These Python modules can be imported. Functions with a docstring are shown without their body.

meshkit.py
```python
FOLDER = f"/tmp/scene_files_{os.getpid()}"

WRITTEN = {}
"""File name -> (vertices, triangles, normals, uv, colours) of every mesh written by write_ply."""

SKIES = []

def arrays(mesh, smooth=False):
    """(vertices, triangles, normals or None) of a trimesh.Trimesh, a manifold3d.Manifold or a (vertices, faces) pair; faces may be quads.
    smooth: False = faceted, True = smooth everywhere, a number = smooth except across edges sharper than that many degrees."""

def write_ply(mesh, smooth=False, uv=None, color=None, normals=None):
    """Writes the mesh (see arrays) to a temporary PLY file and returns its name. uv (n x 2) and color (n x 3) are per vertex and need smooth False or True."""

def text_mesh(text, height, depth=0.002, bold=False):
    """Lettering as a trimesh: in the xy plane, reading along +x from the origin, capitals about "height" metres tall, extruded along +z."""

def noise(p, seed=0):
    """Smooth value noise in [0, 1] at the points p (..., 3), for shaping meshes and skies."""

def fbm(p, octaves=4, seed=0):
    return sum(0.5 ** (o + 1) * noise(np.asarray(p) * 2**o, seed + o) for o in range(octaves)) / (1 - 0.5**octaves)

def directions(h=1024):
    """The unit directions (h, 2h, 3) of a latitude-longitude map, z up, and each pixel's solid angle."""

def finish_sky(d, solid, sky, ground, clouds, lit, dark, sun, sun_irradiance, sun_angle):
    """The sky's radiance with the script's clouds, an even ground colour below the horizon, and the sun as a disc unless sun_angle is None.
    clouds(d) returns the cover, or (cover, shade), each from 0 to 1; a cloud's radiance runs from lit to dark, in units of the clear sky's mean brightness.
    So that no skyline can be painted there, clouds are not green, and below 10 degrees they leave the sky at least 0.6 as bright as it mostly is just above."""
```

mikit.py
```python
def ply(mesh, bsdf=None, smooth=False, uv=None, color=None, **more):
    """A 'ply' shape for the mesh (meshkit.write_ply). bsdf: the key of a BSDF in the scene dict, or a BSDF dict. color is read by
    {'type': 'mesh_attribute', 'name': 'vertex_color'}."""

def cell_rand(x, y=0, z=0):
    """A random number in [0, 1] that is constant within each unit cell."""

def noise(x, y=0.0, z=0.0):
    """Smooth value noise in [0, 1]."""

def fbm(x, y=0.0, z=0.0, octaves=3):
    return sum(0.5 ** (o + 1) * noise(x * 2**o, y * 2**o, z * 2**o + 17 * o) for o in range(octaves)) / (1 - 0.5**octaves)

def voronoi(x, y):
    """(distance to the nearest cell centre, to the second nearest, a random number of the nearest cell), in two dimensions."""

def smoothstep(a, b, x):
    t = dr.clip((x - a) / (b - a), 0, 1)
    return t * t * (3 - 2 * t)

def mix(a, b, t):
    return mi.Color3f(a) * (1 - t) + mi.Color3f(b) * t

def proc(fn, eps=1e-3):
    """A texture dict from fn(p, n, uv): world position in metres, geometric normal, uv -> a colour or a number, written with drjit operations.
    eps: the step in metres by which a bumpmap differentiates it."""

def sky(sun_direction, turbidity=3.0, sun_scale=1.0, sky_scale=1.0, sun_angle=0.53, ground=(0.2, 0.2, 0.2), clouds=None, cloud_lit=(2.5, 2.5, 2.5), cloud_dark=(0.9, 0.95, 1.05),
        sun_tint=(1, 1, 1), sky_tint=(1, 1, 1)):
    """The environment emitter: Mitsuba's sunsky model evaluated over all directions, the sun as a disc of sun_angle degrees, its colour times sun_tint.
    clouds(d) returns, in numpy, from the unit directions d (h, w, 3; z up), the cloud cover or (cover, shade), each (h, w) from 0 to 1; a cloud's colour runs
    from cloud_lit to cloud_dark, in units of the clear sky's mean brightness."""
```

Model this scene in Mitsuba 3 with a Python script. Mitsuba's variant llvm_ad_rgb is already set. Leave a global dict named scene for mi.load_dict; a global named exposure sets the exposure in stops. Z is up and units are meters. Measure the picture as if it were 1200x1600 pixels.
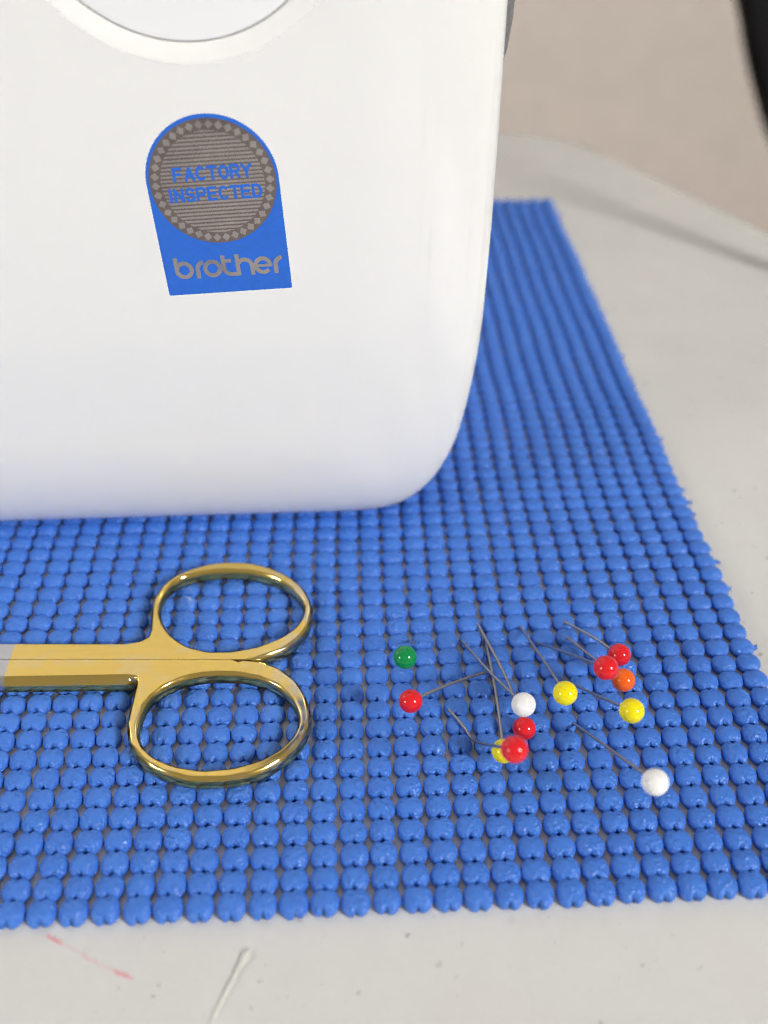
import math
import numpy as np
import trimesh
import shapely
import shapely.affinity
from shapely.geometry import Polygon, LineString, Point, MultiPolygon, box
from shapely.ops import unary_union
import drjit as dr
import mitsuba as mi
import mikit
import meshkit
from mikit import proc, noise, fbm, voronoi, cell_rand, smoothstep, mix

T = mi.ScalarTransform4f
MM = 0.001
rng = np.random.default_rng(7)
scene, labels = {}, {}

# ------------------------------------------------------------------ camera
CAM = np.array([56.661, -81.064, 148.877]) * MM
UP = [0.0285, 0.63346, 0.77325]
FWD = np.array([0.03056, 0.77265, -0.6341])
scene['camera'] = {
    'type': 'thinlens', 'fov': 43.05, 'fov_axis': 'x', 'near_clip': 0.01, 'far_clip': 20.0,
    'aperture_radius': 0.0018, 'focus_distance': 0.182,
    'to_world': T().look_at(origin=CAM.tolist(), target=(CAM + FWD).tolist(), up=UP)}
exposure = 0.22

# ------------------------------------------------------------------ light: two windows and an added even fill for room bounce
scene['ambient_fill'] = {'type': 'constant', 'radiance': {'type': 'rgb', 'value': [0.26, 0.253, 0.242]}}


def window_light(key, aim, direction, distance, width, height, rgb):
    d = np.array(direction) / np.linalg.norm(direction)
    c = np.array(aim) * MM + d * distance
    scene[key] = {'type': 'rectangle',
                  'to_world': T().look_at(origin=c.tolist(), target=(c - d).tolist(), up=[0, 0, 1]) @ T().scale([width / 2, height / 2, 1]),
                  'emitter': {'type': 'area', 'radiance': {'type': 'rgb', 'value': rgb}}}
    labels[key] = {'kind': 'structure'}


window_light('window', (60, 40, 0), (0.633, -0.565, 0.53), 1.6, 0.21, 0.42, [69, 68.2, 67.4])
window_light('window_001', (60, 40, 0), (-0.86, -0.40, 0.36), 1.7, 0.34, 0.30, [22, 22.3, 22.6])


# ------------------------------------------------------------------ materials
def bsdf(key, d, two=True):
    scene[key] = {'type': 'twosided', 'b': d} if two else d


def rgb(*v):
    return {'type': 'rgb', 'value': list(v)}


STREAK = np.array([(6.0, -2.4), (9.3, -4.05), (13.8, -6.6), (18.6, -8.95), (21.4, -10.1)]) * MM


def seg_dist(x, y, a, b):
    ax, ay, bx, by = *map(float, a), *map(float, b)
    dx, dy = bx - ax, by - ay
    t = dr.clip(((x - ax) * dx + (y - ay) * dy) / (dx * dx + dy * dy), 0, 1)
    return dr.sqrt(dr.square(x - ax - dx * t) + dr.square(y - ay - dy * t))


def table_colour(p, n, uv):
    x, y = p.x, p.y
    mottle = fbm(x * 90, y * 90, 3.0, 4)
    fine = noise(x * 900, y * 900, 1.0)
    c = mi.Color3f(0.635, 0.623, 0.592) * (0.955 + 0.07 * mottle + 0.02 * fine)
    warm = smoothstep(0.45, 0.7, fbm(x * 40 + 9, y * 40, 7.0, 3))
    c = c * mix((1, 1, 1), (1.0, 0.993, 0.978), warm)
    # dark flecks moulded into the plastic
    wx, wy = x + 0.0006 * (noise(x * 1500, y * 1500) - 0.5), y + 0.0006 * (noise(x * 1500, y * 1500, 5) - 0.5)
    for s, keep, size, dark in ((95.0, 0.55, 0.07, 0.55), (210.0, 0.22, 0.08, 0.42), (300.0, 0.35, 0.10, 0.16), (55.0, 0.3, 0.09, 0.14)):
        d1, d2, w = voronoi(wx * s, wy * s)
        r = size * (0.35 + 0.65 * cell_rand(w * 9999))
        f = dr.select(w < keep, smoothstep(r, r * 0.45, d1), 0.0) * dark * (0.4 + 0.6 * cell_rand(w * 7777, 3))
        c = mix(c, mi.Color3f(0.17, 0.135, 0.12), f)
    # red crayon smear
    d = mi.Float(1.0)
    for a, b in zip(STREAK[:-1], STREAK[1:]):
        d = dr.minimum(d, seg_dist(x, y, a, b))
    along = (x - 0.006) / 0.0154
    body = smoothstep(0.00055, 0.00018, d + 0.00035 * (noise(x * 2600, y * 2600, 2) - 0.35))
    dash = dr.maximum(smoothstep(0.0, 0.04, along) * smoothstep(0.24, 0.14, along), dr.maximum(0.45 * smoothstep(0.36, 0.44, along) * smoothstep(0.66, 0.55, along), smoothstep(0.72, 0.80, along) * smoothstep(1.02, 0.93, along)))
    dash = dr.maximum(dash, 0.22 * smoothstep(0.02, 0.08, along) * smoothstep(1.0, 0.9, along))
    return mix(c, mi.Color3f(0.72, 0.20, 0.24), body * dash * 0.62)


bsdf('m_table', {'type': 'bumpmap', 'scale': 1.0, 'arbitrary': {'type': 'proc', **{k: v for k, v in proc(lambda p, n, uv: 0.00003 * noise(p.x * 700, p.y * 700, p.z * 700) + 0.00006 * fbm(p.x * 160, p.y * 160, 0.5, 2), 2e-4).items() if k != 'type'}},
                 'bsdf': {'type': 'principled', 'base_color': proc(table_colour), 'roughness': 0.42, 'specular': 0.45}})
bsdf('m_wall', {'type': 'principled', 'base_color': proc(lambda p, n, uv: mi.Color3f(0.88, 0.80, 0.725) * (0.95 + 0.1 * fbm(p.x * 30, p.z * 30, 0.0, 4))), 'roughness': 0.7})
bsdf('m_floor', {'type': 'principled', 'base_color': proc(lambda p, n, uv: mi.Color3f(0.50, 0.425, 0.365) * (0.9 + 0.2 * fbm(p.x * 60, p.y * 60, 0.0, 4))), 'roughness': 0.9})


def mat_colour(p, n, uv):
    v = fbm(p.x * 350, p.y * 350, p.z * 350, 3)
    g = noise(p.x * 5000, p.y * 5000, p.z * 5000)
    c = mix((0.045, 0.158, 0.58), (0.058, 0.205, 0.68), v)
    return c * (0.92 + 0.16 * g)


def mat_bump(p, n, uv):
    return 0.00010 * noise(p.x * 1500, p.y * 1500, p.z * 1500) + 0.00026 * noise(p.x * 2600, p.y * 2600, p.z * 2600) + 0.00012 * noise(p.x * 5200, p.y * 5200, p.z * 5200)


bsdf('m_mat', {'type': 'bumpmap', 'scale': 1.0, 'b': proc(mat_bump, 4e-5),
               'bsdf': {'type': 'principled', 'base_color': proc(mat_colour), 'roughness': 0.28, 'specular': 0.5}})


def body_colour(p, n, uv):
    x, z = p.x / MM, p.z / MM
    c = mi.Color3f(0.85, 0.855, 0.855) * (0.99 + 0.02 * fbm(p.x * 120, p.y * 120, p.z * 120, 3))
    # two small scuffs on the front
    s = dr.minimum(seg_dist(x, z, (19.9, 32.4), (20.2, 30.8)), seg_dist(x, z, (19.0, 31.6), (20.0, 30.7)))
    f = smoothstep(0.28, 0.1, s + 0.25 * (noise(x * 4, z * 4) - 0.4)) * smoothstep(0.1, 0.09, p.y)
    return mix(c, mi.Color3f(0.97, 0.95, 0.90), f)


bsdf('m_white', {'type': 'principled', 'base_color': proc(body_colour), 'roughness': 0.18, 'specular': 0.5})
bsdf('m_dial', {'type': 'principled', 'base_color': rgb(0.84, 0.84, 0.835), 'roughness': 0.3, 'specular': 0.5})
bsdf('m_wheel', {'type': 'principled', 'base_color': rgb(0.16, 0.16, 0.165), 'roughness': 0.4})
bsdf('m_sticker', {'type': 'principled', 'base_color': proc(lambda p, n, uv: mi.Color3f(0.018, 0.135, 0.60) * (0.94 + 0.12 * fbm(p.x * 900, p.y, p.z * 900, 2))), 'roughness': 0.3, 'specular': 0.5})
def foil_bump(p, n, uv):
    return 0.0016 * fbm(p.x * 75 + 3, p.z * 75, 2.0, 2) + 0.00002 * noise(p.x * 900, p.z * 900, 0)


bsdf('m_foil', {'type': 'bumpmap', 'scale': 1.0, 'b': proc(foil_bump, 1e-4), 'bsdf': {'type': 'principled', 'base_color': proc(lambda p, n, uv: mi.Color3f(0.46, 0.425, 0.42) * (0.9 + 0.2 * fbm(p.x * 700, p.y, p.z * 700, 2))), 'metallic': 0.92, 'roughness': 0.24}})
bsdf('m_foil_dark', {'type': 'bumpmap', 'scale': 1.0, 'b': proc(foil_bump, 1e-4), 'bsdf': {'type': 'principled', 'base_color': proc(lambda p, n, uv: mi.Color3f(0.24, 0.20, 0.195) * (0.9 + 0.2 * fbm(p.x * 700, p.y, p.z * 700, 2))), 'metallic': 0.88, 'roughness': 0.24}})
bsdf('m_print', {'type': 'principled', 'base_color': rgb(0.02, 0.135, 0.58), 'roughness': 0.35})


def gold_colour(p, n, uv):
    w = smoothstep(0.5, 0.72, fbm(p.x * 260, p.y * 420, p.z * 300, 4))
    s = noise(p.x * 120, p.y * 2500, p.z * 300)
    c = mix((0.91, 0.63, 0.17), (0.88, 0.65, 0.25), w)
    worn = smoothstep(0.034, 0.047, p.x) * smoothstep(0.42, 0.62, fbm(p.x * 330 + 4, p.y * 330, p.z * 330, 3))
    return mix(c, (0.72, 0.66, 0.52), worn * 0.7) * (0.98 + 0.04 * s)


def gold_rough(p, n, uv):
    return 0.09 + 0.10 * smoothstep(0.45, 0.7, fbm(p.x * 400, p.y * 900, p.z * 400, 3))


def gold_bump(p, n, uv):
    return 0.000005 * noise(p.x * 500, p.y * 2600, p.z * 2600) + 0.000018 * noise(p.x * 300, p.y * 300, p.z * 300)


bsdf('m_gold', {'type': 'bumpmap', 'scale': 1.0, 'b': proc(gold_bump, 4e-5),
                'bsdf': {'type': 'principled', 'base_color': proc(gold_colour), 'metallic': 1.0, 'roughness': proc(gold_rough)}})
bsdf('m_steel', {'type': 'bumpmap', 'scale': 1.0, 'b': proc(gold_bump, 4e-5),
                 'bsdf': {'type': 'principled', 'base_color': rgb(0.62, 0.60, 0.60), 'metallic': 1.0, 'roughness': 0.32}})
bsdf('m_pin', {'type': 'principled', 'base_color': rgb(0.40, 0.385, 0.375), 'metallic': 0.9, 'roughness': 0.3})
PLASTIC = {'green': (0.0, 0.23, 0.055), 'red': (0.70, 0.012, 0.018), 'white': (0.82, 0.81, 0.78), 'yellow': (0.85, 0.72, 0.002), 'orange': (0.85, 0.125, 0.008)}
for k, v in PLASTIC.items():
    bsdf('m_' + k, {'type': 'principled', 'base_color': rgb(*v), 'roughness': 0.12, 'specular': 0.5})
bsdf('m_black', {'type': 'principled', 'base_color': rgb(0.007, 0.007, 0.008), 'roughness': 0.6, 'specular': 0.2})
bsdf('m_scrap', {'type': 'principled', 'base_color': proc(lambda p, n, uv: mi.Color3f(0.66, 0.66, 0.59) * (0.9 + 0.2 * noise(p.x * 2500, p.y * 2500, 0))), 'roughness': 0.35})


# ------------------------------------------------------------------ mesh helpers (millimetres in, metres out)
def to_mm(mesh):
    v, f, _ = meshkit.arrays(mesh)
    return trimesh.Trimesh(np.asarray(v, float) * MM, f, process=False)


def put(key, mesh, mat, smooth=35, **more):
    scene[key] = mikit.ply(to_mm(mesh), mat, smooth=smooth, **more)


def tag(key, label=None, category=None, group=None, kind=None):
    labels[key] = {k: v for k, v in dict(label=label, category=category, group=group, kind=kind).items() if v}


def polys(g):
    return [p for p in getattr(g, 'geoms', [g]) if p.geom_type == 'Polygon' and p.area > 1e-9]


def triangulated(poly):
    v, f = trimesh.creation.triangulate_polygon(poly, engine='earcut')
    v, f = np.asarray(v), np.asarray(f)
    e1, e2 = v[f[:, 1]] - v[f[:, 0]], v[f[:, 2]] - v[f[:, 0]]
    area = e1[:, 0] * e2[:, 1] - e1[:, 1] * e2[:, 0]
    f[area < 0] = f[area < 0][:, ::-1]
    return v, f


def lift(poly, r, rise, z_mid, steps=8, both=True, power=2.0, keep=None, seg=None):
    """A solid on the outline 'poly' with its rim rounded: 'r' inward, 'rise' high; the equator lies at z_mid. Returns (mesh, normals)."""
    ts = [1 - math.cos(i / steps * math.pi / 2) for i in range(steps + 1)]
    ds = [r * t for t in ts]
    zs = [rise * (1 - (1 - t) ** power) ** (1 / power) for t in ts]
    rim = poly.boundary
    rings = [poly] + [poly.buffer(-d, quad_segs=12) for d in ds[1:]]
    if seg:
        rings = [rings[0]] + [shapely.segmentize(g, seg) for g in rings[1:]]
    if keep is not None:
        rings = [g.intersection(keep) for g in rings]
    V, F, K, at = [], [], [], 0
    for i in range(steps + 1):
        g = rings[i].difference(rings[i + 1]) if i < steps else rings[i]
        for p in polys(g):
            v, f = triangulated(p)
            d = shapely.distance(rim, shapely.points(v))
            k = np.where(np.abs(d - ds[i]) < np.abs(d - ds[i + 1]), i, i + 1) if i < steps else np.full(len(v), steps)
            V.append(np.c_[v, z_mid + np.array(zs)[k]]); F.append(f + at); K.append(k); at += len(v)
    V, F, K = np.vstack(V), np.vstack(F), np.concatenate(K)
    shapely.prepare(poly)

    def signed(q):
        pt = shapely.points(q)
        return shapely.distance(rim, pt) * np.where(shapely.contains(poly, pt), 1, -1)

    h = 0.12 * min(r, 2.0)
    grad = np.stack([signed(V[:, :2] + e) - signed(V[:, :2] - e) for e in (np.array([h, 0]), np.array([0, h]))], 1)
    grad /= np.maximum(np.linalg.norm(grad, axis=1, keepdims=True), 1e-9)
    t, z = np.array(ts)[K], np.array(zs)[K]
    out, up = (1 - t) ** (power - 1) / r, (z / rise) ** (power - 1) / rise
    N = np.c_[-grad * out[:, None], up]
    N /= np.maximum(np.linalg.norm(N, axis=1, keepdims=True), 1e-9)
    if both:
        V2, N2 = V.copy(), N.copy()
        V2[:, 2] = 2 * z_mid - V2[:, 2]; N2[:, 2] *= -1
        V, N, F = np.vstack([V, V2]), np.vstack([N, N2]), np.vstack([F, F[:, ::-1] + len(V)])
    return trimesh.Trimesh(V, F, process=False), N


def put_n(key, pairs, mat, frame=None):
    """One shape from (mesh, normals) pairs; 'frame' maps vertices and normals alike."""
    V, N, F, at = [], [], [], 0
    for m, n in pairs:
        v = np.asarray(m.vertices, float)
        V.append(frame(v) if frame else v); N.append(frame(n) if frame else n)
        F.append(np.asarray(m.faces) + at); at += len(v)
    path = meshkit.write_ply((np.vstack(V) * MM, np.vstack(F)), normals=np.vstack(N))
    scene[key] = {'type': 'ply', 'filename': path, 'face_normals': False, 'bsdf': {'type': 'ref', 'id': mat}}


def vertex_normals(m):
    return m, np.array(m.vertex_normals)


def closed_curve(points, n=160):
    """A smooth closed outline through the points (periodic Catmull-Rom)."""
    p = np.asarray(points, float); m = len(p); out = []
    per = max(2, n // m)
    for i in range(m):
        a, b, c, d = p[i - 1], p[i], p[(i + 1) % m], p[(i + 2) % m]
        for k in range(per):
            t = k / per
            out.append(0.5 * (2 * b + (c - a) * t + (2 * a - 5 * b + 4 * c - d) * t * t + (3 * b - a - 3 * c + d) * t ** 3))
    return np.array(out)


def open_curve(points, per=10):
    p = np.asarray(points, float)
    q = np.vstack([2 * p[0] - p[1], p, 2 * p[-1] - p[-2]]); out = []
    for i in range(1, len(q) - 2):
        a, b, c, d = q[i - 1:i + 3]
        for k in range(per):
            t = k / per
            out.append(0.5 * (2 * b + (c - a) * t + (2 * a - 5 * b + 4 * c - d) * t * t + (3 * b - a - 3 * c + d) * t ** 3))
    out.append(p[-1])
    return np.array(out)


def tube(path, radii, sides=14):
    path = np.asarray(path, float); n = len(path)
    radii = np.broadcast_to(radii, n)
    tan = np.gradient(path, axis=0); tan /= np.linalg.norm(tan, axis=1, keepdims=True)
    x = np.cross(tan[0], [0, 0, 1.0]); x = x if np.linalg.norm(x) > 1e-3 else np.array([1.0, 0, 0])
    V = []
    for i in range(n):
        x = x - tan[i] * (x @ tan[i]); x /= np.linalg.norm(x); y = np.cross(tan[i], x)
        a = np.arange(sides) / sides * 2 * np.pi
        V.append(path[i] + radii[i] * (np.cos(a)[:, None] * x + np.sin(a)[:, None] * y))
    V = np.vstack(V + [path[:1], path[-1:]]); F = []
    for i in range(n - 1):
        for k in range(sides):
            a, b = i * sides + k, i * sides + (k + 1) % sides
            F += [[a, b, b + sides], [a, b + sides, a + sides]]
    for k in range(sides):
        F += [[n * sides, (k + 1) % sides, k], [n * sides + 1, (n - 1) * sides + k, (n - 1) * sides + (k + 1) % sides]]
    return trimesh.Trimesh(V, F, process=False)


def lathe(profile, n=96):
    """Turns (radius, height) pairs about z."""
    prof = np.asarray(profile, float); m = len(prof)
    a = np.arange(n) / n * 2 * np.pi
    V = np.stack([np.outer(np.cos(a), prof[:, 0]), np.outer(np.sin(a), prof[:, 0]), np.tile(prof[:, 1], (n, 1))], -1).reshape(-1, 3)
    F = []
    for i in range(n):
        for k in range(m - 1):
            p0, p1 = i * m + k, ((i + 1) % n) * m + k
            F += [[p0, p1, p1 + 1], [p0, p1 + 1, p0 + 1]]
    return trimesh.Trimesh(V, F, process=True)


# ------------------------------------------------------------------ floor and table
put('floor', trimesh.creation.box(extents=(9000, 9000, 20), transform=trimesh.transformations.translation_matrix((0, 1500, -735))), 'm_floor', smooth=False)
tag('floor', kind='structure')
put('wall', trimesh.creation.box(extents=(5000, 60, 3000), transform=trimesh.transformations.translation_matrix((0, 1730, 775))), 'm_wall', smooth=False)
tag('wall', 'plain beige wall behind the table', 'wall')

edge = open_curve([(-700, 388), (-300, 388), (0, 386), (70, 384), (110, 380.5), (135, 375.5), (150, 369.5), (162, 360), (172.6, 344.5), (181.7, 325.5), (190.5, 307.5), (198.7, 290), (207.5, 273.7), (215.5, 258.5), (223.5, 241), (231, 221), (238.5, 196), (243, 168), (249, 130), (252, 80), (253, 0), (253, -260)], 12)
outline = Polygon(np.vstack([edge, [(253, -330), (-700, -330)]])).buffer(-4).buffer(4)
put_n('folding_table', [lift(outline, 5, 9, -9, steps=6)], 'm_table')
tag('folding_table', 'pale grey speckled plastic tabletop with a rounded corner under everything', 'table')


# ------------------------------------------------------------------ the blue mat
PX, PY, H = 5.0, 4.3411, 2.4
PROFILE = [(0.82, 0.0), (0.95, 0.32), (1.0, 0.75), (0.99, 1.1), (0.945, 1.46), (0.86, 1.83), (0.72, 2.14), (0.51, 2.37), (0.24, 2.48)]


def bead(seed, around=28, profile=PROFILE):
    g = np.random.default_rng(seed)
    a, b = 2.42 + g.uniform(-.03, .03), 2.70 + g.uniform(-.03, .03)
    phi = np.arange(around) / around * 2 * np.pi
    V = []
    for s, z in profile:
        p = 1.84
        rho = (np.abs(np.cos(phi) / a) ** p + np.abs(np.sin(phi) / b) ** p) ** (-1 / p) * s
        x, y = rho * np.cos(phi), rho * np.sin(phi)
        dent = 0.39 * np.exp(-(x / 0.46) ** 2) * np.clip((2.55 - z) / 0.6, 0, 1)
        V.append(np.c_[x, y * (1 - dent), np.full(around, z * H / 2.5)])
    V = np.vstack(V + [[[0, 0, H]], [[0, 0, 0.0]]])
    k = len(profile); F = []
    for i in range(k - 1):
        for j in range(around):
            p0, p1 = i * around + j, i * around + (j + 1) % around
            F += [[p0, p1, p1 + around], [p0, p1 + around, p0 + around]]
    for j in range(around):
        F += [[k * around, (k - 1) * around + j, (k - 1) * around + (j + 1) % around], [k * around + 1, (j + 1) % around, j]]
    off = g.uniform(0, 99, 3)
    n3 = np.stack([meshkit.fbm(V * 0.75 + off + 31 * i, 2) for i in range(3)], -1) - 0.5
    V = V + n3 * np.array([0.11, 0.11, 0.10]) * np.clip(V[:, 2:3] / 0.6, 0.25, 1)
    tilt = g.normal(0, 0.015, 2)
    V[:, 2] += V[:, 0] * tilt[0] + V[:, 1] * tilt[1]
    V[:, 2] = np.maximum(V[:, 2], 0.03)
    return trimesh.Trimesh(V, F, process=False)


def bead_place(c, r):
    x, y = c * PX, r * PY
    bow = 0.75 * math.exp(-r / 0.9) - 0.30 * math.exp(-((c - 12) / 9.0) ** 2) * math.exp(-r / 3.0)
    wob = 0.25 * math.sin(r * 0.37 + 1) + 0.15 * math.sin(c * 0.6)
    return x + 0.16 * math.sin(r * 0.5 + c * 0.21), y + bow + 0.12 * wob


bead_meshes = [bead(100 + i) for i in range(7)]
bead_plys = [mikit.ply(to_mm(b), 'm_mat', smooth=True) for b in bead_meshes]
small = [(0.86, 0.0), (1.0, 0.75), (0.99, 1.2), (0.90, 1.8), (0.68, 2.24), (0.30, 2.47)]
far_meshes = [bead(200 + i, 18, small) for i in range(7)]
RIGHT = np.cross(FWD, UP)
UPV = np.cross(RIGHT, FWD)
spots = []
for r in range(0, 67):
    for c in range(-14, 28):
        if r > 27 and c < 14:
            continue
        x, y = bead_place(c, r)
        g = np.random.default_rng(10000 + r * 97 + c)
        x, y = x + g.normal(0, 0.045), y + g.normal(0, 0.04)
        turn, size = g.normal(0, 4.0), np.exp(g.normal(0, 0.025, 3))
        d = np.array([x, y, 1.5]) * MM - CAM
        depth = d @ FWD
        sx, sy = d @ RIGHT / depth / 0.3944, d @ UPV / depth / 0.5259
        hidden = (18.5 > c) and r > 24
        near = abs(sx) < 1.0 and abs(sy) < 1.0 and not hidden
        spots.append((depth if near else 9.0 + depth, x, y, turn, size, int(g.integers(0, 7))))
spots.sort(key=lambda s: s[0])
rest = []
for i, (depth, x, y, turn, size, kind) in enumerate(spots):
    if i < 300:
        key = 'shelf_liner_mat__bead' + (f'_{i:03d}' if i else '')
        scene[key] = {**bead_plys[kind], 'to_world': T().translate([x * MM, y * MM, 0.00005]).rotate([0, 0, 1], float(turn)).scale([float(s) for s in size])}
    else:
        m = far_meshes[kind].copy()
        ca, sa = math.cos(math.radians(turn)), math.sin(math.radians(turn))
        v = m.vertices * size
        m.vertices = np.c_[v[:, 0] * ca - v[:, 1] * sa + x, v[:, 0] * sa + v[:, 1] * ca + y, v[:, 2] + 0.05]
        rest.append(m)
put('shelf_liner_mat__bead_field', trimesh.util.concatenate(rest), 'm_mat', smooth=True)
# short cut ends of the scrim along the right edge
ends = []
for r in range(0, 67):
    g = np.random.default_rng(500 + r)
    if g.random() < 0.22:
        x, y = bead_place(27, r)
        L = g.uniform(0.2, 1.0)
        ends.append(tube([(x + 2.0, y, 0.9), (x + 2.5 + L * 0.5, y + g.normal(0, .2), 0.9), (x + 2.5 + L, y + g.normal(0, .4), 1.0 + g.normal(0, .25))], [0.55, 0.42, 0.3], 8))
put('shelf_liner_mat__cut_end', trimesh.util.concatenate(ends), 'm_mat', smooth=60)
tag('shelf_liner_mat', 'blue beaded non-slip foam mat lying under the white machine', 'mat')
tag('shelf_liner_mat__bead_field', kind='stuff')
tag('shelf_liner_mat__cut_end', kind='stuff')


# ------------------------------------------------------------------ sewing machine
YF, DY, RI = 88.5, 11.0, 27.0
corner = [(84.8, 300), (84.9, 120), (84.9, 79), (84.6, 63), (84.2, 50), (82.9, 37), (80.5, 24), (77.4, 15.5), (73.5, 9.6), (68.9, 5.7), (63.4, 3.6), (57.5, 2.9), (48, 2.75)]
cpts = open_curve(corner, 8)
cpts = np.vstack([[(84.8, 300)], [(84.8, z) for z in np.arange(290, 125, -10)], cpts[cpts[:, 1] < 121]])
front = Polygon(np.vstack([cpts, [(x, 2.75) for x in np.arange(40, -260, -10)], [(-260, 2.75), (-260, 300)]]))


def standing(mesh):
    """(x, height, depth towards the viewer) -> (x, y, z)."""
    m = mesh.copy(); v = m.vertices
    m.vertices = np.c_[v[:, 0], -v[:, 2], v[:, 1]]
    return m


DX, DZ = 32.3, 133.2
front = shapely.segmentize(front, 2.0)
shell = lift(front, RI, DY, -(YF + DY), steps=20, both=False, power=2.0, seg=2.0, keep=box(-400, -100, 400, 400).difference(Point(DX, DZ).buffer(28.3, quad_segs=60)))
ring = np.asarray(front.exterior.coords)[:-1]
if not front.exterior.is_ccw:
    ring = ring[::-1]
back, n = 150.0, len(ring)
tg = np.roll(ring, -1, 0) - np.roll(ring, 1, 0)
rn = np.c_[tg[:, 1], -tg[:, 0], np.zeros(n)]; rn /= np.linalg.norm(rn, axis=1, keepdims=True)
side = []
for i in range(n):
    j = (i + 1) % n
    side += [[i, i + n, j + n], [i, j + n, j]]
wall = (trimesh.Trimesh(np.vstack([np.c_[ring, np.full(n, -(YF + DY))], np.c_[ring, np.full(n, -(YF + DY + back))]]), side, process=False), np.vstack([rn, rn]))
bv, bf = triangulated(front)
rear = (trimesh.Trimesh(np.c_[bv, np.full(len(bv), -(YF + DY + back))], bf[:, ::-1], process=False), np.tile([0, 0, -1.0], (len(bv), 1)))
put_n('sewing_machine__body', [shell, wall, rear], 'm_white', frame=lambda v: np.c_[v[:, 0], -v[:, 2], v[:, 1]])

bez = lathe([(28.35, -0.02), (28.1, -0.04), (27.85, -0.12), (27.5, -0.27), (26.2, -0.95), (25.75, -1.15), (25.45, -1.35), (25.35, -1.7), (25.3, -3.0), (0.001, -3.0)][::-1], 160)
bez.apply_translation((DX, DZ, -YF))
put('sewing_machine__dial_ring', standing(bez), 'm_white', smooth=50)
dial = lathe([(25.18, -2.6), (25.16, -1.6), (25.05, -1.32), (24.5, -1.2), (20, -1.1), (10, -0.95), (0.001, -0.9)], 160)
dial.apply_translation((DX, DZ, -YF))
put('sewing_machine__dial', standing(dial), 'm_dial', smooth=50)

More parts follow.
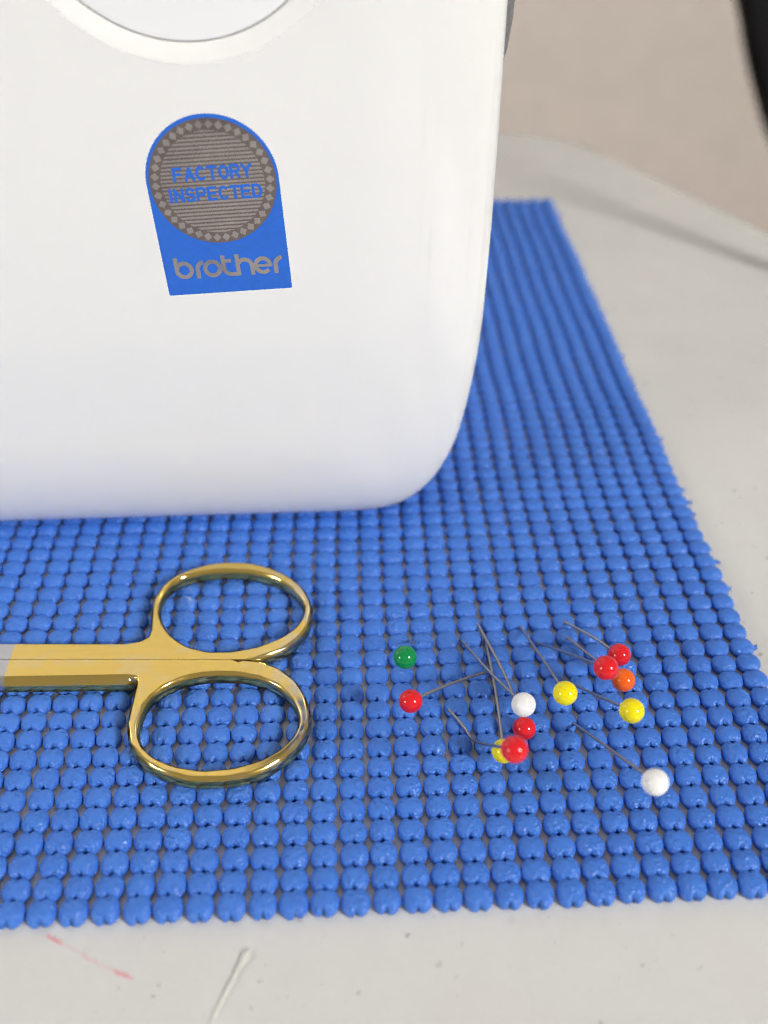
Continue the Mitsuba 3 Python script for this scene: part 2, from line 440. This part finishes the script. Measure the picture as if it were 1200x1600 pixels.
wheel = lathe([(0.001, 11.3), (8, 11.2), (14, 10.9), (18, 10.4), (20.5, 9.8), (21.6, 9.0), (22, 7.6), (22, 2), (20, 0), (0.001, 0)], 240)
ang = np.arctan2(wheel.vertices[:, 1], wheel.vertices[:, 0])
rad = np.linalg.norm(wheel.vertices[:, :2], axis=1)
k = 1 - 0.03 * np.clip((rad - 14) / 6, 0, 1) * (0.5 + 0.5 * np.cos(ang * 22))
wheel.vertices[:, :2] *= k[:, None]
v = wheel.vertices
wheel.vertices = np.c_[v[:, 2] + 79.6, v[:, 0] + 140, v[:, 1] + 110.6]
put('sewing_machine__handwheel', wheel, 'm_wheel', smooth=35)
tag('sewing_machine', 'glossy white sewing machine end standing on the blue mat with a sticker', 'sewing machine')
tag('sewing_machine__handwheel', 'grey ribbed handwheel on the right side')
tag('sewing_machine__sticker__backing', 'blue arched sticker with a silver seal')

# the sticker: local (u right, v up, w out of the face)
SC, SA = (33.58, 85.6), math.radians(2.8)


def stick(poly, w0, w1):
    parts = [trimesh.creation.extrude_polygon(p, w1 - w0, engine='earcut') for p in polys(poly)]
    return place_text(trimesh.util.concatenate(parts), 0, 0, w0)


def place_text(mesh, u, v, w):
    m = mesh.copy(); p = (m.vertices + np.array([u, v, w])) * np.array([0.978, 0.978, 1])
    ca, sa = math.cos(SA), math.sin(SA)
    m.vertices = np.c_[SC[0] + p[:, 0] * ca - p[:, 1] * sa, -(YF - p[:, 2]), SC[1] + p[:, 0] * sa + p[:, 1] * ca]
    m.vertices[:, 1] *= -1
    return m


RA = 11.85
arch = unary_union([Point(0, 0).buffer(RA, quad_segs=48), box(-RA, -21.5, RA, 0)]).buffer(-0.35).buffer(0.35)
put('sewing_machine__sticker__backing', stick(arch, 0.0, 0.08), 'm_sticker', smooth=False)
put('sewing_machine__sticker__seal', stick(Point(0, -0.15).buffer(11.3, quad_segs=48), 0.06, 0.115), 'm_foil_dark', smooth=False)
inner = Point(0, -0.15).buffer(9.25, quad_segs=48)
words = []
half_arc = lambda cx, cy, rx, ry, a0, a1: [(cx + rx * math.cos(math.radians(a)), cy + ry * math.sin(math.radians(a))) for a in np.linspace(a0, a1, 14)]
GLYPHS = {  # strokes in a cell 1 wide and 1 high
    'F': [[(0, 0), (0, 1), (.85, 1)], [(0, .52), (.75, .52)]], 'A': [[(0, 0), (.5, 1), (1, 0)], [(.18, .33), (.82, .33)]],
    'C': [half_arc(.5, .5, .5, .5, 48, 312)], 'T': [[(0, 1), (1, 1)], [(.5, 1), (.5, 0)]], 'O': [half_arc(.5, .5, .5, .5, 0, 360)],
    'R': [[(0, 0), (0, 1), (.6, 1)] + half_arc(.62, .75, .33, .25, 90, -90) + [(0, .5)], [(.5, .5), (.95, 0)]],
    'Y': [[(0, 1), (.5, .48), (1, 1)], [(.5, .48), (.5, 0)]], 'I': [[(.1, 0), (.1, 1)]], 'N': [[(0, 0), (0, 1), (.95, 0), (.95, 1)]],
    'S': [half_arc(.5, .745, .42, .255, 25, 270) + half_arc(.5, .245, .45, .245, 90, -155)],
    'P': [[(0, 0), (0, 1), (.6, 1)] + half_arc(.62, .73, .33, .27, 90, -90) + [(0, .46)]],
    'E': [[(.9, 0), (0, 0), (0, 1), (.9, 1)], [(0, .52), (.8, .52)]], 'D': [[(0, 0), (0, 1), (.45, 1)] + half_arc(.45, .5, .5, .5, 90, -90) + [(0, 0)]]}


def lettering(word, width, height, stroke):
    wide = [0.25 if ch == 'I' else 1.0 for ch in word]
    gap = 0.42
    u = (width - stroke) / (sum(wide) + gap * (len(word) - 1)); x = 0; out = []
    for ch, w in zip(word, wide):
        for line in GLYPHS[ch]:
            out.append(LineString([(x + px * u, py * (height - stroke)) for px, py in line]).buffer(stroke / 2, cap_style='square' if ch in 'FTIE' else 'round', join_style='round'))
        x += (w + gap) * u
    g = unary_union(out)
    cx = (g.bounds[0] + g.bounds[2]) / 2
    return trimesh.util.concatenate([trimesh.creation.extrude_polygon(p, 0.03, engine='earcut') for p in polys(shapely.affinity.translate(g, -cx, stroke / 2))])


for word, width, uc, vc in (('FACTORY', 14.2, 0.15, 0.35), ('INSPECTED', 17.0, 0.2, -3.4)):
    words.append(place_text(lettering(word, width, 2.65, 0.54), uc, vc, 0.15))
bars = [inner.intersection(box(-12, y - 0.19, 12, y + 0.19)) for y in np.arange(-9.2, 9.3, 0.70)]
put('sewing_machine__sticker__stripe', stick(unary_union(bars), 0.10, 0.145), 'm_foil', smooth=False)
dia = []
for i in range(38):
    a = i / 38 * 2 * math.pi
    cx, cy = 10.25 * math.cos(a), 10.25 * math.sin(a) - 0.15
    u, v = np.array([math.cos(a), math.sin(a)]) * 0.72, np.array([-math.sin(a), math.cos(a)]) * 0.66
    dia.append(Polygon([(cx + u[0], cy + u[1]), (cx + v[0], cy + v[1]), (cx - u[0], cy - u[1]), (cx - v[0], cy - v[1])]).buffer(0.06))
put('sewing_machine__sticker__diamond', stick(unary_union(dia), 0.10, 0.145), 'm_foil', smooth=False)
put('sewing_machine__sticker__lettering', words[0], 'm_print', smooth=False)
put('sewing_machine__sticker__lettering_001', words[1], 'm_print', smooth=False)
for kk in ('stripe', 'diamond'):
    tag('sewing_machine__sticker__' + kk, kind='stuff')


def arc(cx, cy, r, a0, a1, n=40):
    t = np.radians(np.linspace(a0, a1, n))
    return LineString(np.c_[cx + r * np.cos(t), cy + r * np.sin(t)])


W, R0, B = 0.40, 1.38, -18.25
MID = B + W + R0
XH, ASC = B + 2 * (W + R0), B + 4.3
flat = dict(cap_style='flat', join_style='round', quad_segs=10)
ln = lambda *p: LineString(p)
logo = [Point(-8.1, MID).buffer(R0 + W).difference(Point(-8.1, MID).buffer(R0 - W)),
        ln((-8.1 - R0, ASC), (-8.1 - R0, MID)).buffer(W, **flat),
        ln((-5.55, B), (-5.55, MID)).buffer(W, **flat), arc(-5.55 + R0, MID, R0, 180, 95).buffer(W, **flat),
        Point(-2.7, MID).buffer(R0 + W).difference(Point(-2.7, MID).buffer(R0 - W)),
        ln((-0.55, ASC), (-0.55, MID)).buffer(W, **flat), arc(-0.55 + R0 - 0.02, MID, R0, 180, 275).buffer(W, **flat),
        ln((-0.55, XH - W), (0.95, XH - W)).buffer(W * 0.85, **flat),
        ln((0.8, B + W), (2.1, B + W)).buffer(W, **flat),
        ln((2.1, ASC), (2.1, B)).buffer(W, **flat), arc(2.1 + R0 - 0.06, MID, R0, 180, 0).buffer(W, **flat),
        ln((2.1 + 2 * R0 - 0.06, MID), (2.1 + 2 * R0 - 0.06, B)).buffer(W, **flat),
        arc(6.85, MID, R0, 0, 318).buffer(W, **flat), ln((6.85 - R0, MID - 0.05), (6.85 + R0 + W, MID - 0.05)).buffer(W * 0.72, **flat),
        ln((9.25, B), (9.25, MID)).buffer(W, **flat), arc(9.25 + R0, MID, R0, 180, 92).buffer(W, **flat)]
put('sewing_machine__sticker__logo', stick(unary_union(logo), 0.06, 0.13), 'm_foil', smooth=False)

# ------------------------------------------------------------------ scissors
ZM, ZH = 3.85, 1.7   # mid plane, half thickness
UO = [(12.62, 55.45), (14.1, 56.43), (14.48, 58.54), (14.04, 62.55), (13.85, 66.68), (14.42, 69.35), (15.55, 72.04), (17.9, 74.7), (21.55, 76.9), (25.64, 78.18), (29.83, 78.4), (34.0, 77.8), (38.21, 76.1), (42.22, 73.31), (45.34, 69.73), (47.04, 65.59), (47.43, 62.18), (46.9, 58.18), (45.03, 54.6), (42.18, 51.75), (39.44, 50.32)]
UH = [(16.0, 63.2), (15.98, 67.5), (17.16, 71.0), (19.85, 73.6), (24.2, 75.0), (29.52, 75.2), (34.98, 74.3), (39.5, 72.17), (42.9, 69.05), (45.03, 65.49), (45.48, 63.01), (45.02, 60.26), (43.15, 57.09), (39.39, 54.3), (34.39, 52.45), (28.71, 51.95), (24.84, 52.8), (21.43, 54.7), (18.1, 58.3)]
LO = [(13.91, 43.75), (13.75, 40.5), (13.55, 37.0), (13.85, 33.5), (15.02, 29.79), (17.33, 26.63), (20.04, 24.34), (23.28, 22.73), (26.97, 21.7), (31.44, 21.45), (35.87, 21.91), (39.68, 23.21), (43.2, 25.64), (45.87, 28.72), (47.34, 32.2), (47.55, 35.6), (46.7, 39.6), (44.55, 43.9), (41.07, 47.3), (37.32, 49.1), (33.92, 49.75)]
LH = [(16.25, 32.59), (16.29, 36.71), (17.3, 40.32), (20.0, 43.3), (24.4, 45.3), (29.4, 45.8), (35.5, 45.0), (40.5, 42.6), (43.9, 38.7), (45.17, 34.6), (44.44, 31.07), (42.0, 27.91), (38.64, 25.7), (34.19, 24.35), (29.09, 24.0), (24.48, 24.9), (20.5, 26.75), (17.7, 29.3)]


def seam(x):
    return 50.80 - 0.0442 * x


uo = open_curve(UO, 14)
upper_out = np.vstack([[(-13.0, 56.2), (-6, 55.85), (3, 55.42), (10, 55.1)], uo, [(36.5, seam(36.5) - 0.1), (33.5, seam(33.5) - 1.2), (29, seam(29) - 4), (-13.0, seam(-13) - 4)]])
lo_ = open_curve(LO, 14)
lower_out = np.vstack([[(-13.0, seam(-13) + 4), (28, seam(28) + 4), (31.5, seam(31.5) + 1.0), (33.2, seam(33.2) + 0.05)], lo_[::-1], [(13.8, 44.6), (13.5, 45.4), (12.6, 45.7), (10.5, 45.75), (3, 45.9), (-13.0, 46.25)]])
upper_poly = Polygon(upper_out).buffer(0).difference(Polygon(closed_curve(UH, 300))).buffer(0.01).simplify(0.004)
lower_poly = Polygon(lower_out).buffer(0).difference(Polygon(closed_curve(LH, 300))).buffer(0.01).simplify(0.004)
R_IN, GX = 0.98, -11.7
above = Polygon([(-90, seam(-90) + 0.06), (60, seam(60) + 0.06), (60, 120), (-90, 120)])
below = Polygon([(-90, seam(-90) - 0.06), (60, seam(60) - 0.06), (60, -20), (-90, -20)])
plated = Polygon([(GX + 0.25, 120), (60, 120), (60, -20), (GX - 0.25, -20)])
bare = Polygon([(GX + 0.25, 120), (-90, 120), (-90, -20), (GX - 0.25, -20)])


def half(poly, side, z_steps=9):
    p = shapely.segmentize(max(polys(poly), key=lambda g: g.area), 0.3)
    return lift(p, R_IN, ZH, ZM, steps=z_steps, keep=side)


def bar(x0, x1, y0, y1, r, z):
    """The rounded outer side of the shank: a bar with a domed end."""
    t = [math.sin(a) for a in np.linspace(0, math.pi / 2, 8)][1:]
    n, V, N = 40, [], []
    th = np.arange(n) / n * 2 * np.pi
    rows = [(x0, y0, r, 0.0), (x1, y1, r, 0.0)] + [(x1 + r * 0.9 * k, y1, max(r * math.sqrt(max(0, 1 - k * k)), 0.01), k) for k in t]
    for x, y, q, k in rows:
        V.append(np.c_[np.full(n, x), y + q * np.cos(th), z + q * np.sin(th)])
        c = math.sqrt(max(0, 1 - k * k))
        N.append(np.c_[np.full(n, k / 0.9), c * np.cos(th), c * np.sin(th)])
    V, N = np.vstack(V), np.vstack(N)
    N /= np.linalg.norm(N, axis=1, keepdims=True)
    F = []
    for i in range(len(rows) - 1):
        for k in range(n):
            a, b = i * n + k, i * n + (k + 1) % n
            F += [[a, b, b + n], [a, b + n, a + n]]
    return trimesh.Trimesh(V, F, process=False), N


TOP = ZM + ZH - 0.012
put_n('scissors__handle', [half(upper_poly, above & plated)], 'm_gold')
put_n('scissors__handle_001', [half(lower_poly, below & plated), bar(GX, 11.6, 47.75, 47.15, 2.25, TOP - 2.25)], 'm_gold')
# plain steel blades going on past the frame
bu = Polygon([(-75, 54.3), (-52, 58.2), (-30, 57.2), (-13.0, 56.2), (-9, 56.0), (-9, 47), (-75, 53.0)])
bl = Polygon([(-75, 54.9), (-9, 55.0), (-9, 46.1), (-13, 46.25), (-30, 47.0), (-52, 50.2), (-75, 53.6)])
put_n('scissors__blade', [half(bu, above & bare, 6)], 'm_steel')
put_n('scissors__blade_001', [half(bl, below & bare, 6), bar(-36, GX, 48.9, 47.75, 2.25, TOP - 2.25)], 'm_steel')
tag('scissors', 'small gold-handled scissors lying closed on the blue mat', 'scissors')
tag('scissors__blade', 'bare silver steel blade')
tag('scissors__blade_001', 'bare silver steel blade')

# ------------------------------------------------------------------ pins
PINS = [
    ('green', (65.13, 38.69, 16.39), 2.15, [(68.35, 56.2, 1.9)], 'green ball-head pin standing alone, the one nearest the machine corner'),
    ('red', (65.9, 33.59, 10.21), 2.15, [(72.3, 38.3, 8.3), (77.8, 43.0, 5.2), (82.87, 47.43, 1.9)], 'red ball-head pin just in front of the green one, leftmost red'),
    ('white', (85.6, 29.34, 13.32), 2.15, [(78.21, 55.22, 1.9)], 'white ball-head pin in the crossed bunch, above a small red head'),
    ('red', (86.78, 31.09, 4.4), 2.12, [(85.3, 43.0, 4.2), (82.07, 59.01, 2.0)], 'low red ball-head pin directly below the upper white head'),
    ('yellow', (81.86, 24.29, 6.98), 2.15, [(82.5, 38.5, 5.2), (82.87, 54.66, 1.9)], 'yellow ball-head pin half hidden behind a large red head'),
    ('red', (80.61, 12.14, 23.69), 2.15, [(77.76, 29.5, 3.15), (75.7, 33.3, 3.1), (73.84, 36.7, 2.95)], 'large red ball-head pin in front of a half hidden yellow head'),
    ('yellow', (93.01, 30.32, 14.87), 2.15, [(90.41, 59.38, 1.9)], 'yellow ball-head pin with its shaft leaning straight back, left of the other bright yellow one'),
    ('yellow', (103.44, 25.06, 15.93), 2.15, [(96.78, 44.49, 1.9)], 'yellow ball-head pin just below the orange one'),
    ('red', (106.7, 44.1, 9.06), 2.15, [(99.36, 60.65, 1.9)], 'rearmost red ball-head pin, touching behind another red head above the orange one'),
    ('red', (99.77, 31.39, 20.02), 2.15, [(93.47, 54.37, 1.9)], 'red ball-head pin in front of the rearmost red, above left of the orange one'),
    ('orange', (105.26, 35.98, 11.21), 2.15, [(99.22, 56.26, 1.9)], 'orange ball-head pin below the two touching red heads'),
    ('white', (103.54, 10.1, 16.59), 2.15, [(96.74, 33.81, 1.9)], 'white ball-head pin nearest the front right, apart from the rest'),
]
for i, (col, c, r, way, text) in enumerate(PINS):
    key = 'pin' + (f'_{i:03d}' if i else '')
    c = np.array(c)
    pts = [c] + [np.array(w) for w in way]
    last = pts[-1] + (pts[-1] - pts[-2]) / np.linalg.norm(pts[-1] - pts[-2]) * 0.9
    if len(pts) == 2:
        g = np.random.default_rng(60 + i)
        mid = (pts[0] + pts[1]) / 2 + np.array([g.normal(0, .25), 0, g.normal(0, .15)])
        pts = [pts[0], mid, pts[1]]
    path = open_curve(np.vstack(pts + [last]), 8)
    rad = np.full(len(path), 0.29); rad[-5:] = np.linspace(0.29, 0.06, 5)
    path[0] = c + (path[1] - c) * 0.2
    put(key + '__shaft', tube(path, rad, 12), 'm_pin', smooth=50)
    head = trimesh.creation.icosphere(subdivisions=4, radius=r)
    axis = (path[4] - c) / np.linalg.norm(path[4] - c)
    along = head.vertices @ axis
    collar = np.clip((along - r * 0.93) / (r * 0.07), 0, 1)
    head.vertices = head.vertices + axis * (collar * 0.10)[:, None]   # the small collar where the shaft enters
    head.vertices += c
    put(key + '__head', head, 'm_' + col, smooth=True)
    tag(key, text, 'pin', 'ball-head pins stuck into the mat')

# ------------------------------------------------------------------ scrap on the table
line = open_curve([(38.5, -6.6, 0.75), (37.2, -8.6, 0.6), (36.0, -11.3, 0.55), (34.7, -14.2, 0.45), (33.4, -17.2, 0.35), (32.0, -20.0, 0.3)], 8)
wid = np.interp(np.linspace(0, 1, len(line)), [0, .04, .10, .16, .3, .6, 1], [0.25, 1.0, 0.85, 0.55, 0.45, 0.5, 0.62])
wid *= 0.72 + 0.3 * meshkit.noise(np.c_[np.arange(len(line)) * 0.9, np.zeros((len(line), 2))])
line[:, :2] += 0.25 * (np.c_[meshkit.noise(np.c_[np.arange(len(line)) * 0.5, np.zeros((len(line), 2))], 4), np.zeros(len(line))] - 0.5)
line[:, 2] = np.maximum(line[:, 2] - 0.15, 0.22)
tang = np.gradient(line, axis=0); tang /= np.linalg.norm(tang, axis=1, keepdims=True)
nrm = np.cross(tang, [0, 0, 1.0]); nrm /= np.linalg.norm(nrm, axis=1, keepdims=True)
sec = [(-1, -.12), (-0.8, .06), (-.3, .2), (.3, .2), (.8, .06), (1, -.12), (.5, -.25), (-.5, -.25)]
V = np.array([[line[i] + nrm[i] * a * wid[i] + np.array([0, 0, b * 0.5]) for a, b in sec] for i in range(len(line))]).reshape(-1, 3)
k = len(sec); F = []
for i in range(len(line) - 1):
    for j in range(k):
        a, b = i * k + j, i * k + (j + 1) % k
        F += [[a, b, b + k], [a, b + k, a + k]]
F += [[0, j + 1, j] for j in range(1, k - 1)] + [[(len(line) - 1) * k, (len(line) - 1) * k + j, (len(line) - 1) * k + j + 1] for j in range(1, k - 1)]
fray = [trimesh.Trimesh(V, F, process=False)]
for i in range(9):
    g = np.random.default_rng(70 + i)
    j = int(g.integers(1, 6)) if i < 6 else int(g.integers(15, len(line) - 6))
    p0 = line[j] + nrm[j] * g.uniform(-.5, .5)
    dr_ = -tang[j] * g.uniform(.4, 1.0) * (1 if i < 6 else -1) + nrm[j] * g.normal(0, .7)
    L = g.uniform(0.6, 1.5)
    fray.append(tube(open_curve([p0, p0 + dr_ * L * .5 + [0, 0, .05], p0 + dr_ * L + nrm[j] * g.normal(0, .2) - [0, 0, .05]], 4), np.linspace(.11, .05, 9), 6))
put('plastic_scrap', trimesh.util.concatenate(fray), 'm_scrap', smooth=50)
tag('plastic_scrap', 'thin pale cream scrap lying on the bare tabletop in front of the mat', 'scrap')

# ------------------------------------------------------------------ short unseen rod, inferred from the shadow across the table, and a black chair
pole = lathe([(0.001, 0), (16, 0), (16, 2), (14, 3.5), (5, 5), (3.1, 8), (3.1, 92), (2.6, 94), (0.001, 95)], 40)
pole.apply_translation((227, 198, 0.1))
put('unseen_rod', pole, 'm_black', smooth=40)
tag('unseen_rod', 'short black rod on a round foot out of view at the right edge of the table', 'stand')

arm = closed_curve([(322, 40), (335, 15), (349, -15), (363, -50), (379, -83), (397, -115), (425, -150), (455, -176), (500, -168), (472, -122), (447, -70), (432, -20), (420, 42), (370, 52)], 180)


def afar(p, k=1.256):
    return np.asarray(p, float) * k - np.array([56.66, 148.88]) * (k - 1)


lp = lift(shapely.segmentize(Polygon(afar(arm)), 5), 10, 20, -900, steps=5)
put_n('chair__armrest', [lp], 'm_black', frame=lambda v: np.c_[v[:, 0], -v[:, 2], v[:, 1]])
put('chair__post', tube([(585, 900, -250), (610, 900, -360), (640, 905, -520), (650, 910, -724)], 16, 16), 'm_black', smooth=40)
tag('chair', 'black chair arm showing beyond the table at the upper right', 'chair')
